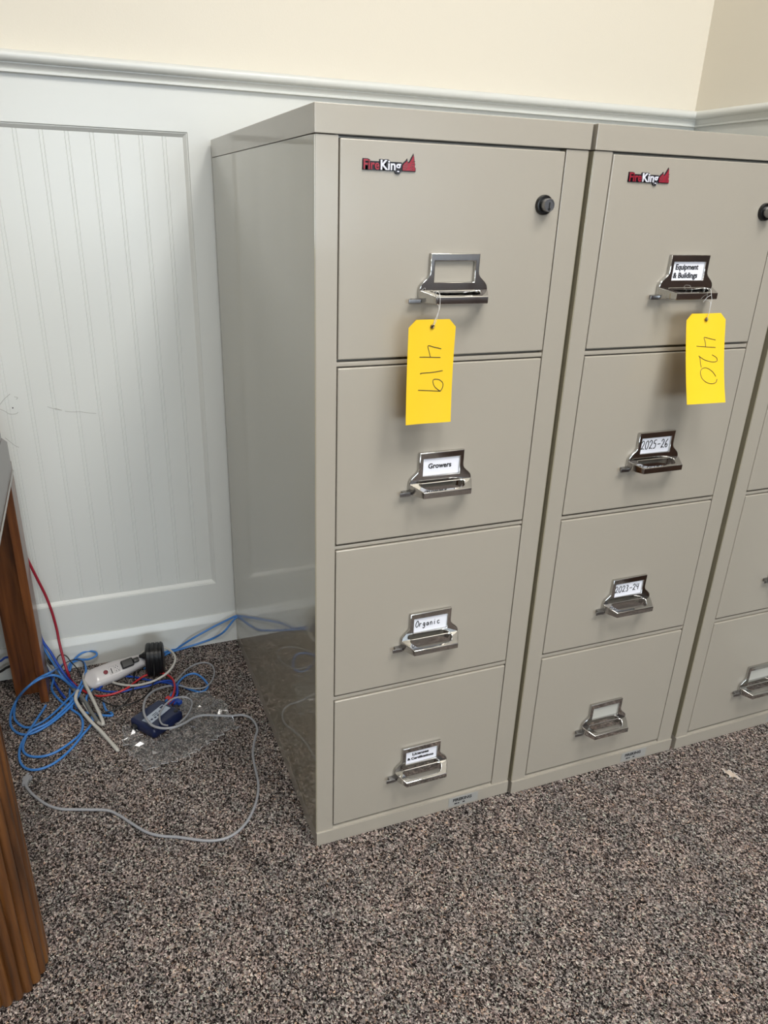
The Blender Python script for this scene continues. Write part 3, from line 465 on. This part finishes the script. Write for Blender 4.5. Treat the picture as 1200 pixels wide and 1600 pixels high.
def cabinet(x, y, r, label, cards):
    global handle_proto, badge_proto
    t = thing('filing_cabinet', label, 'filing cabinet', (x, y, 0), r, 'row of putty coloured four drawer filing cabinets')
    i = .0015
    b = bmesh.new()
    box(b, i, W-i, .018, D, ZB, ZC)                       # carcass core behind the drawer fronts
    box(b, i, XA-.0016, 0, .019, ZB, ZC, .001)
    box(b, XB+.0016, W-i, 0, .019, ZB, ZC, .001)
    for k in range(3): box(b, XA-.002, XB+.002, .0022, .019, DZ[k+1][0]+.0018, DZ[k][1]-.0036, .0016)
    o = obj('body', b, 'cabinet', t, ang=30)
    b = bmesh.new()                                       # left and right sheet steel sides
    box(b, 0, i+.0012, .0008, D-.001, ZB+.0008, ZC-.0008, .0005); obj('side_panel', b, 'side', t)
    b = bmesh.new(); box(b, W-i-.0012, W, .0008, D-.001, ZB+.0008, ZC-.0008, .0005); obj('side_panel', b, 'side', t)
    b = bmesh.new()
    box(b, -.0005, W, -.0026, D, ZC+.0006, H, .0013, 2); obj('top_cap', b, 'cabinet', t)
    b = bmesh.new(); box(b, 0, W, -.0035, D, 0, ZB, .0016, 2)
    # sloping lip under the lowest drawer
    vs = [b.verts.new(p) for p in [(XA-.001, -.0032, ZB-.0012), (XB+.001, -.0032, ZB-.0012), (XB+.001, .0085, ZB+.0040), (XA-.001, .0085, ZB+.0040), (XA-.001, .018, ZB+.0040), (XB+.001, .018, ZB+.0040)]]
    b.faces.new((vs[0], vs[1], vs[2], vs[3])); b.faces.new((vs[3], vs[2], vs[5], vs[4]))
    obj('plinth', b, 'cabinet', t)
    b = bmesh.new(); box(b, .300, .372, -.0042, -.0034, .0055, .0300, mi=0)
    fit_text(b, 'FIREKING', .3105, .3560, .0185, .0105, -.0044, 1, .0002, .0003)
    for x0, x1 in ((.3145, .3210), (.3225, .3262), (.3345, .3400)): box(b, x0, x1, -.0046, -.0041, .0105, .0135, mi=1)   # unreadable second line
    q = obj('maker_sticker', b, ['labelgrey', 'ink'], t, False); q['label'] = 'small grey sticker with dark print'
    for k, (zt, zb) in enumerate(DZ):
        dr = obj('drawer', nb(XA, XB, -.0006, .0172, zb, zt, .0021, 3), 'cabinet', t)
        T = zt-.149
        if handle_proto is None:
            h = handle_proto = obj('handle', handle_mesh(), 'chrome', dr, ang=35)
        else: h = add_copy(handle_proto, dr)
        h.location = (0, -.0006, T); h['label'] = 'chrome card holder handle with finger slot'
        b = bmesh.new(); box(b, XC-.0785, XC-.0585, -.0135, -.0105, T-.0735, T-.0665, .001); box(b, XC-.0715, XC-.0585, -.0110, -.0006, T-.0735, T-.0665, .001)
        q = obj('thumb_latch', b, 'steel', dr); q['label'] = 'small steel thumb latch beside the handle'
        kind = cards[k]
        if kind:
            b = bmesh.new(); y0 = -.0030
            if kind[0] == 'clear': box(b, XC-.0345, XC+.0345, -.0030, -.0018, T-.0425, T-.0115, mi=0); nm = ['cardclear', 'ink']
            else:
                box(b, XC-.0345, XC+.0345, -.0038, -.0018, T-.0425, T-.0115, mi=0); nm = ['card', 'ink']
                yy = -.0041
                if kind[0] == 'print':
                    for s, x0, x1, zz, sz in kind[1:]: fit_text(b, s, XC+x0, XC+x1, T+zz, sz, yy, 1, .0002, .00036)
                else:
                    s, x0, x1, zz, hh = kind[1]; handwrite(b, s, XC+x0, XC+x1, T+zz, hh, yy, 1)
            q = obj('label_card', b, nm, dr, False)
            q['label'] = 'clear card cover' if kind[0] == 'clear' else 'white card in the handle window'
        if k == 0:
            if badge_proto is None: bd = badge_proto = obj('badge', badge_mesh(), ['red', 'badgeblack', 'badgewhite'], dr, False)
            else: bd = add_copy(badge_proto, dr)
            bd['label'] = 'red, black and silver maker badge'
            b = bmesh.new(); mt = Matrix.Translation((.3752, -.0006, 1.2222)) @ Matrix.Rotation(PI/2, 4, 'X')
            lathe(b, [(.0148, 0), (.0148, .004), (.0138, .0062), (.0115, .0068), (.0102, .0062)], 40, 0, mt)
            lathe(b, [(.0099, 0), (.0099, .0165), (.0090, .0180), (.0075, .0180), (.0072, .0174), (0, .0174)], 40, 1, mt)
            box(b, .3742, .3762, -.0187, -.0178, 1.2180, 1.2262, .0005, mi=2)
            lathe(b, [(.0021, .0178), (.0021, .0184), (0, .0184)], 14, 2, mt @ Matrix.Translation((0, -.0062, 0)))
            q = obj('lock', b, ['ring', 'steel', 'keyhole'], dr); q['label'] = 'round steel key lock in a black collar'
    return t
cabinet(0, 0, 0, 'leftmost filing cabinet, its long side exposed, with blank, Growers, Organic and Licenses drawers',
        [None, ('print', ('Growers', -.0240, .0200, -.0300, .0125)), ('hand', ('Organic', -.030, .022, -.0310, .0120)),
         ('print', ('Licenses', -.020, .017, -.0240, .0088), ('& Certifications', -.0305, .0285, -.0345, .0080))])
cabinet(.4541, -.0062, -.0066, 'middle filing cabinet of the row, with Equipment & Buildings, 2025-26 and 2023-24 drawers',
        [('print', ('Equipment', -.0275, .0225, -.0245, .0125), ('& Buildings', -.0305, .0235, -.0385, .0125)), ('hand', ('2025-26', -.0325, .0335, -.0340, .0165)),
         ('hand', ('2023-24', -.0325, .030, -.0330, .0140)), ('clear',)])
cabinet(.9145, -.0118, 0, 'rightmost filing cabinet, partly cut by the photo edge, next to the right wall', [None, ('clear',), ('clear',), ('clear',)])

# ------------------------------------------------------------------ auction tags
def paper_tag(P, yaw, pitch, label, strokes, w, h, anchor, roll=0, curl=.004):
    # P: eyelet position; tag local: x right, z down from eyelet
    t = thing('paper_tag', label, 'tag', P)
    t.rotation_euler = (pitch, roll, yaw)
    b = bmesh.new(); nx, nz = 8, 14; top = .0105; cl = .0115
    def pt(u, v):
        x = (u-.5)*w; z = top - v*h
        if z > top-cl:
            lim = w/2 - (cl-(top-z))*1.0; x = max(-lim, min(lim, x))
        y = curl*math.sin(v*2.6)*(.6+.4*u) + .0012*math.sin(u*5)
        return Vector((x, y, z))
    for side, off in ((0, -.00025), (1, .00025)):
        g = [[b.verts.new(pt(i/nx, (j/nz)**1.0)+Vector((0, off, 0))) for i in range(nx+1)] for j in range(nz+1)]
        for j in range(nz):
            for i in range(nx):
                f = (g[j][i], g[j][i+1], g[j+1][i+1], g[j+1][i])
                b.faces.new(f[::-1] if side == 0 else f)
        if side == 0: g0 = g
    def edge(l0, l1):
        for i in range(len(l0)-1): b.faces.new((l0[i], l0[i+1], l1[i+1], l1[i]))
    edge(g0[0], g[0]); edge(g[-1], g0[-1]); edge([r[0] for r in g], [r[0] for r in g0]); edge([r[-1] for r in g0], [r[-1] for r in g])
    for st in strokes:   # pen strokes, u across and v down on the tag
        P_ = [pt(u, v)+Vector((0, -.0004, 0)) for u, v in [(p.x, p.y) for p in smooth_path([(q[0], q[1], 0) for q in st], 5)]]
        tube(b, P_, .00062, 5, 1)
    bmesh.ops.recalc_face_normals(b, faces=b.faces)
    obj('card', b, ['yellow', 'pen'], t)
    b = bmesh.new(); lathe(b, [(.0012, .0002), (.0014, .0008), (.0026, .0012), (.0034, .0006), (.0036, 0)], 20, 0, Matrix.Translation((0, -.0004, 0)) @ Matrix.Rotation(PI/2, 4, 'X'))
    lathe(b, [(.0014, .0004), (0, .0004)], 12, 1, Matrix.Translation((0, -.0004, 0)) @ Matrix.Rotation(PI/2, 4, 'X'))
    q = obj('eyelet', b, ['eyelet', 'pen'], t); q['label'] = 'small metal eyelet'
    inv = (Matrix.Translation(P) @ t.rotation_euler.to_matrix().to_4x4()).inverted()
    b = bmesh.new()
    for pl in anchor: tube(b, smooth_path([inv @ Vector(p) for p in pl], 6), .00045, 6)
    q = obj('tie_wire', b, 'wire', t); q['label'] = 'thin white wire tying the tag to the handle'
    return t
S419 = [[(.717, .276), (.574, .26), (.438, .245), (.465, .3), (.498, .352)], [(.711, .359), (.484, .353), (.265, .348)], [(.773, .487), (.554, .5), (.316, .504), (.31, .512)],
        [(.746, .688), (.625, .644), (.577, .593), (.603, .569), (.705, .573), (.789, .605), (.794, .649), (.746, .688)], [(.746, .688), (.483, .676), (.263, .666)]]
S420 = [[(.762, .293), (.618, .276), (.477, .261), (.505, .311), (.517, .365)], [(.765, .376), (.517, .365), (.287, .354)], [(.684, .456), (.798, .491), (.808, .527), (.699, .536), (.507, .511), (.356, .466)],
        [(.345, .46), (.381, .486), (.389, .532), (.412, .591)], [(.775, .7), (.693, .645), (.559, .602), (.443, .604), (.389, .643), (.424, .71), (.53, .759), (.665, .78), (.772, .767), (.805, .73)]]
paper_tag((.1707, -.0500, 1.0480), 0, -.045, 'yellow paper tag marked 419 tied to the leftmost cabinet', S419, .0785, .1605,
          [[(.1715, -.0504, 1.0478), (.1728, -.0512, 1.056), (.1764, -.050, 1.0620), (.1812, -.0475, 1.0720), (.1840, -.0440, 1.0800), (.1848, -.0410, 1.0900), (.1852, -.0360, 1.0955), (.1850, -.028, 1.0960), (.1835, -.024, 1.085), (.1830, -.028, 1.0775), (.1835, -.040, 1.0780), (.1810, -.0465, 1.070), (.1775, -.049, 1.058), (.1725, -.0508, 1.0500)],
           [(.1850, -.0410, 1.0900), (.1795, -.0425, 1.0915), (.1800, -.0415, 1.0860)]])
paper_tag((.7015, -.0535, 1.0455), -.06, -.30, 'yellow paper tag marked 420 tied to the middle cabinet', S420, .0835, .1570,
          [[(.7020, -.0540, 1.0450), (.7032, -.0550, 1.0560), (.7052, -.0530, 1.0660), (.7065, -.0520, 1.0770), (.7055, -.0500, 1.0860), (.7045, -.0470, 1.0950), (.7045, -.040, 1.0968), (.7050, -.0330, 1.0950), (.7055, -.0320, 1.080), (.7060, -.0400, 1.0760), (.7052, -.0515, 1.0740), (.7035, -.0540, 1.0560)],
           [(.7050, -.0505, 1.0870), (.6970, -.0500, 1.0830), (.6900, -.0500, 1.0750)]], curl=.006)

# ------------------------------------------------------------------ desk
t = thing('desk', 'brown wooden desk with a reeded round front leg, at the left photo edge', 'desk', (-1.2, .3, 0))
def dk(name, b, m, lab=None, **k):
    for v in b.verts: v.co -= Vector((-1.2, .3, 0))
    o = obj(name, b, m, t, **k)
    if lab: o['label'] = lab
    return o
dk('desktop', nb(-1.9, -.512, -.16, .600, .7345, .762, .004), 'laminate')
b = bmesh.new()
pf = [(-.15, .6345), (.689, .6345), (.689, .7015), (.609, .7340), (-.15, .7340)]
addmesh(b, curve_mesh([pf], .022, .001), Matrix.Translation((-.523, 0, 0)) @ Matrix(((0, 0, 1, 0), (1, 0, 0, 0), (0, 1, 0, 0), (0, 0, 0, 1))))
dk('side_rail', b, 'laminate', 'grey brown glossy side rail')
dk('rail_edging', nb(-.5118, -.5085, -.15, .689, .6310, .6345, .0008), 'labelgrey', 'thin pale edging strip')
dk('back_rail', nb(-1.88, -.534, .655, .68, .60, .734, .002), 'deskwood')
dk('front_rail', nb(-1.88, -.534, -.12, -.095, .60, .734, .002), 'deskwood')
for sx in (1, -1):
    cx = -.5783 if sx == 1 else -1.83
    b = bmesh.new(); n = 25; seg = n*10; cy = -.0743; R0 = .0733
    zs = [0, .004, .006, .30, .625, .632]; rings = []
    for j, z in enumerate(zs):
        k = .94 if z == 0 else 1
        rings.append([b.verts.new((cx+math.cos(a)*r*k, cy+math.sin(a)*r*k, z)) for a, r in [(2*PI*q/seg, R0-.0070*(1-abs(math.sin(PI*(q % 10)/10)))**1.5) for q in range(seg)]])
    for A, B_ in zip(rings, rings[1:]):
        for q in range(seg): b.faces.new((A[q], A[(q+1) % seg], B_[(q+1) % seg], B_[q]))
    b.faces.new(rings[0][::-1]); b.faces.new(rings[-1])
    dk('leg', b, 'legwood', 'reeded round front leg', ang=60)
    x0 = -.600 if sx == 1 else -1.87
    b = bmesh.new()
    box(b, x0, x0+.060, .724, .790, 0, .634, .002); dkx = x0+.0615
    box(b, dkx, dkx+.0205, .674, .760, 0, .634, .002)
    dk('leg', b, 'deskwood', 'flat boarded back leg with a narrower strip at its edge')

# ------------------------------------------------------------------ power strip, adapter, network switch
t = thing('power_strip', 'warm grey power strip propped on the carpet among the cables', 'power strip', (-.338, .722, .030), math.radians(14.0))
t.rotation_euler = (.72, -.10, math.radians(13.0))
b = bmesh.new(); NS, NR = 26, 28; rings = []
for i in range(NS+1):
    s = i/NS; x = -.092+.172*s
    wd = (.0275 if s < .45 else .0275-.0095*min(1, (s-.45)/.4)); wd *= min(1, math.sqrt(max(0, 1-(1-min(1, s/.16))**2))*.55+.45) if s < .16 else 1
    ht = .017*(min(1, .55+.45*s/.16)) * (1 if s < .7 else 1-.25*(s-.7)/.3)
    ring = []
    for k in range(NR):
        a = 2*PI*k/NR; ca, sa = math.cos(a), math.sin(a); e = .55
        ring.append(b.verts.new((x, math.copysign(abs(ca)**e, ca)*wd*(1-.12*(sa > 0)*sa), math.copysign(abs(sa)**e, sa)*ht)))
    rings.append(ring)
for A, B_ in zip(rings, rings[1:]):
    for k in range(NR): b.faces.new((A[k], A[(k+1) % NR], B_[(k+1) % NR], B_[k]))
b.faces.new(rings[0]); b.faces.new(rings[-1][::-1]); bmesh.ops.recalc_face_normals(b, faces=b.faces)
obj('housing', b, 'greyplastic', t, ang=50)
b = bmesh.new(); lathe(b, [(.0082, 0), (.0082, .0016), (.0068, .0024), (.0060, .0008), (.0058, 0)], 24, 0, Matrix.Translation((-.038, .001, .0172)))
lathe(b, [(.0058, .001), (0, .001)], 20, 1, Matrix.Translation((-.038, .001, .0172)))
q = obj('rocker_switch', b, ['lampwhite', 'maroon'], t); q['label'] = 'round switch with a dark red centre'
for x in (-.022, -.008):
    b = bmesh.new()
    box(b, x-.0065, x+.0065, -.011, .011, .0162, .0176, .0015)
    if x < -.01: box(b, x-.002, x+.0005, -.009, .006, .0172, .0182, mi=1)
    else:
        for yy in (-.006, .004):
            for xx in (-.003, .003): box(b, x+xx-.0008, x+xx+.0008, yy-.002, yy+.002, .0172, .0180, mi=1)
            lathe(b, [(.0012, 0), (0, 0)], 10, 1, Matrix.Translation((x, yy+.0045, .0179)))
    obj('outlet', b, ['greyplastic', 'black'], t)
inv_ps = (Matrix.Translation((-.338, .722, .030)) @ t.rotation_euler.to_matrix().to_4x4()).inverted()
def cord(name, key, r, m, label, cat='cable', parent=None, dz=0, inv=None, plug=None, group=None):
    pts = smooth_path([Vector(p)+Vector((0, 0, dz)) for p in TR[key]], 8)
    for p in pts: p.z = max(p.z, r+.0004)
    if inv: pts = [inv @ p for p in pts]
    b = bmesh.new(); tube(b, pts, r, 10)
    if parent is None:
        o0 = pts[len(pts)//2].copy(); o0.z = 0
        for v in b.verts: v.co -= o0
    o = obj(name, b, m, parent, ang=80)
    if parent is None: o.location = o0; tag(o, label, cat, group)
    return o
cord('power_cord', 'white_strip_cord', .0043, 'offwhite', None, parent=t, inv=inv_ps)['label'] = 'thick off-white cord looping in front of the strip'
t2 = thing('power_plug', 'flat black plug pushed into the end of the grey power strip', 'plug', (-.338, .722, .030)); t2.rotation_euler = t.rotation_euler
b = bmesh.new(); box(b, .004, .036, -.0105, .0115, .0180, .0320, .003, 3); box(b, .036, .052, -.006, .007, .020, .030, .003); obj('plug_body', b, 'black', t2)
t = thing('power_adapter', 'bulky black ribbed power adapter standing beside the power strip', 'power adapter', (-.244, .715, 0)); t.rotation_euler = (0, 0, math.radians(-8))
b = bmesh.new(); P = []
for k in range(40):
    a = 2*PI*k/40; ca, sa = math.cos(a), math.sin(a); P.append((math.copysign(abs(ca)**.7, ca)*.034, math.copysign(abs(sa)**.7, sa)*.045+.0465))
prof = [(-.024, .80), (-.0225, .93), (-.019, 1), (-.012, 1.0), (-.011, .95), (-.009, .95), (-.008, 1.0), (.000, 1.0), (.001, .95), (.003, .95), (.004, 1), (.011, 1.0), (.012, .95), (.014, .95), (.015, 1), (.019, 1), (.0225, .93), (.024, .80)]
rings = [[b.verts.new((x, y*s, (z-.0465)*s+.0465)) for y, z in P] for x, s in prof]
for A, B_ in zip(rings, rings[1:]):
    for k in range(40): b.faces.new((A[k], A[(k+1) % 40], B_[(k+1) % 40], B_[k]))
b.faces.new(rings[0]); b.faces.new(rings[-1][::-1]); bmesh.ops.recalc_face_normals(b, faces=b.faces)
obj('housing', b, 'black', t, ang=30)
b = bmesh.new(); lathe(b, [(.010, 0), (.010, .006), (.006, .012), (.004, .018)], 16, 0, Matrix.Translation((-.023, 0, .060)) @ Matrix.Rotation(-PI/2, 4, 'Y')); obj('strain_relief', b, 'black', t)

t = thing('network_switch', 'small dark blue network box lying on the crumpled clear wrap', 'network switch', (-.2645, .4940, .0015), math.radians(36))
b = bmesh.new(); box(b, -.0485, .0485, -.0445, .0445, .0005, .0285, .009, 4); obj('housing', b, 'navy', t, ang=60)
b = bmesh.new(); mt = Matrix.Rotation(math.radians(6), 4, 'Z')
box(b, -.036, .036, -.014, .014, .0282, .0288, mi=0, mtx=mt)
for (x0, x1, y0, y1) in [(.022, .033, .004, .011), (.010, .018, -.003, .003), (-.010, .006, -.001, .001), (-.010, .006, .004, .006), (-.014, -.008, -.009, -.004), (-.004, .002, -.009, -.004), (-.024, -.018, -.007, -.002), (-.033, -.027, -.006, .004)]:
    box(b, x0, x1, y0, y1, .0287, .0290, mi=1, mtx=mt)
obj('label_sticker', b, ['sticker', 'navy'], t, False)['label'] = 'pale rectangular sticker with small dark marks'
for (x, y) in [(.036, -.030), (-.036, -.032)]:
    b = bmesh.new(); lathe(b, [(.0055, 0), (.0055, .0010), (.004, .0016), (0, .0016)], 20, 0, Matrix.Translation((x, y, .0283))); obj('rubber_foot', b, 'black', t)
b = bmesh.new(); lathe(b, [(.0085, 0), (.0085, .014), (.007, .016), (0, .016)], 20, 0, Matrix.Translation((-.043, .022, .012)) @ Matrix.Rotation(-PI/2, 4, 'Y')); obj('power_socket', b, 'black', t)

# ------------------------------------------------------------------ crumpled clear wrap
poly = TR['wrap']
def inside(x, y):
    c = False; n = len(poly)
    for i in range(n):
        x1, y1 = poly[i]; x2, y2 = poly[i-1]
        if (y1 > y) != (y2 > y) and x < (x2-x1)*(y-y1)/(y2-y1)+x1: c = not c
    return c
def crumple(name, ctr, insidef, x0, x1, y0, y1, st, hmax, label, cat, m):
    b = bmesh.new(); V = {}; rnd = random.Random(3)
    nx = int((x1-x0)/st)+1; ny = int((y1-y0)/st)+1
    for i in range(nx+1):
        for j in range(ny+1):
            x = x0+i*st; y = y0+j*st
            if insidef(x, y):
                p = Vector((x*24, y*24, 1.3)); q = Vector((x*60, y*60, 4.1))
                hh = abs(noise.noise(p))*1.5+abs(noise.noise(q))*.8
                hh = .0025+hmax*min(1.1, hh)*(.45+.55*abs(math.sin(x*31+y*17)))
                V[i, j] = b.verts.new((x+rnd.uniform(-.4, .4)*st-ctr[0], y+rnd.uniform(-.4, .4)*st-ctr[1], hh))
    for (i, j) in list(V):
        if all(k in V for k in ((i+1, j), (i, j+1), (i+1, j+1))):
            a, c, d, e = V[i, j], V[i+1, j], V[i+1, j+1], V[i, j+1]
            if rnd.random() < .5: b.faces.new((a, c, d)); b.faces.new((a, d, e))
            else: b.faces.new((a, c, e)); b.faces.new((c, d, e))
    for v in [v for v in b.verts if not v.link_faces]: b.verts.remove(v)
    fr = [e for e in b.edges if len(e.link_faces) == 1] ; rl = [e for e in b.edges if len(e.link_faces) == 2 and e.calc_face_angle(0) > 1.0]
    segs = [(e.verts[0].co.copy(), e.verts[1].co.copy()) for e in fr if rnd.random() < .55] + [(e.verts[0].co.copy(), e.verts[1].co.copy()) for e in rl if rnd.random() < .22]
    for p, q in segs: tube(b, [p, (p+q)/2+Vector((0, 0, .0008)), q], .00045, 4, 1)
    o = obj(name, b, [m, 'fold'], None, smooth=False); o.location = (ctr[0], ctr[1], 0); tag(o, label, cat); return o
def in_wrap(x, y):
    dx, dy = x+.2645, y-.494; a = math.radians(-36); u = dx*math.cos(a)-dy*math.sin(a); v = dx*math.sin(a)+dy*math.cos(a)
    return inside(x, y) and not (abs(u) < .049 and abs(v) < .045)
xs = [p[0] for p in poly]; ys = [p[1] for p in poly]
crumple('plastic_wrap', (-.22, .45), in_wrap, min(xs), max(xs), min(ys), max(ys), .0088, .020, 'crumpled clear plastic wrap on the carpet under the dark blue box', 'plastic wrap', 'film')
def in_scrap(x, y):
    u, v = x-.978, y+.130; a = .5; p = u*math.cos(a)+v*math.sin(a); q = -u*math.sin(a)+v*math.cos(a)
    return (p/.012)**2 + (q/.022)**2 < 1 + .5*math.sin(6*math.atan2(q, p))
crumple('plastic_scrap', (.978, -.130), in_scrap, .945, 1.01, -.162, -.098, .0032, .010, 'small milky plastic scrap alone on the carpet before the rightmost cabinet', 'plastic scrap', 'scrap')

# ------------------------------------------------------------------ cables on the floor
cord('network_cable', 'blue_base_upper', .0030, 'blue', 'blue network cable along the baseboard, upper of the pair from behind the leftmost cabinet')
cord('network_cable', 'blue_base_lower', .0030, 'blue', 'blue network cable sagging below its twin, lower of the pair by the leftmost cabinet')
cord('network_cable', 'blue_coil_big', .0030, 'blue', 'blue network cable lying in two wide loops across the foot of the desk back leg')
cord('network_cable', 'blue_coil_low', .0030, 'blue', 'blue network cable forming the inner of the two lowest loops on the carpet')
cord('network_cable', 'blue_coil_outer', .0030, 'blue', 'blue network cable forming the outermost and lowest loop nearest the long grey cable end')
cord('network_cable', 'blue_drop_leg', .0034, 'darkblue', 'deep blue cable coming down beside the right edge of the desk back leg')
cord('network_cable', 'blue_drop_leg_b', .0030, 'blue', 'blue cable dropping behind the deep blue one, close against the desk back leg')
cord('network_cable', 'blue_small_loop', .0028, 'blue', 'short blue cable loop raised against the baseboard left of the power strip')
cord('network_cable', 'blue_under', .0030, 'blue', 'blue cable end bent into a small hook between the white cord and dark blue box')
cord('network_cable', 'blue_mid_dark', .0028, 'darkblue', 'deep blue cable running under the power strip towards the dark blue box')
cord('network_cable', 'blue_mid_light', .0028, 'darkblue', 'blue cable curving over the red one into the dark blue box')
cord('network_cable', 'blue_right_loop', .0028, 'blue', 'blue cable loop on the carpet right of the dark blue box')
cord('network_cable', 'blue_low_cord', .0030, 'darkblue', 'deep blue cable low on the wall, left of the desk back leg')
cord('network_cable', 'red_hang', .0034, 'maroon', 'dark red cable hanging down the wall from behind the desk back leg')
cord('network_cable', 'red_mid', .0028, 'redcord', 'bright red cable arching below the power strip to the dark blue box')
cord('wall_cable', 'black_low_cord', .0036, 'blackcord', 'black cord along the baseboard, crossing behind the desk back leg')
cord('thin_cord', 'black_thin_loop', .0016, 'blackcord', 'thin black loop standing in the blue tangle by the red cable')
cord('thin_cord', 'black_thin_tie', .0014, 'blackcord', 'thin black strand crossing the small raised blue loop')
cord('adapter_cord', 'black_adapter_cord', .0018, 'blackcord', 'thin black cord running down from the bulky adapter and left')
cord('plug_cord', 'black_plug_cord', .0018, 'blackcord', 'thin black cord from the flat plug passing under the power strip')
cord('white_cord', 'white_loop_cord', .0032, 'offwhite', 'off-white cord looping around the black adapter and under the strip')
cord('grey_cable', 'grey_leg_cord', .0048, 'darkgrey', 'thick grey cord slanting from the desk back leg into the tangle')
g = cord('grey_cable', 'grey_long', .0030, 'greycord', 'long grey cable sweeping in a wide curve over the open carpet')
cord('grey_cable', 'grey_thin', .0022, 'greycord', 'thin grey loop lying on top of the dark blue box')
cord('grey_cable', 'grey_small', .0022, 'greycord', 'small thin grey loop on the carpet beyond the dark blue box')
p0 = Vector(TR['grey_long'][0]); p1 = Vector(TR['grey_long'][2]); d = (p0-p1); an = math.atan2(d.y, d.x)
b = bmesh.new(); box(b, -.004, .022, -.0062, .0062, .0004, .0090, .0012, mtx=Matrix.Translation(p1-g.location-Vector((0, 0, p1.z))) @ Matrix.Rotation(an, 4, 'Z'))
box(b, .012, .024, -.0100, .0100, .0010, .0060, .0010, mtx=Matrix.Translation(p1-g.location-Vector((0, 0, p1.z))) @ Matrix.Rotation(an, 4, 'Z'))
obj('plug', b, 'greycord', g)
for nm, col, (x, y), a in (('data_plug', 'redcord', (-.2165, .549), 36), ('data_plug', 'darkblue', (-.203, .540), 36)):
    b = bmesh.new(); box(b, -.006, .006, -.004, .026, .0120, .0215, .001)
    o = obj(nm, b, col); o.location = (x, y, 0); o.rotation_euler = (0, 0, math.radians(a))
    tag(o, 'red plug in the back of the dark blue box' if col == 'redcord' else 'blue plug beside the red one in the dark blue box', 'plug')
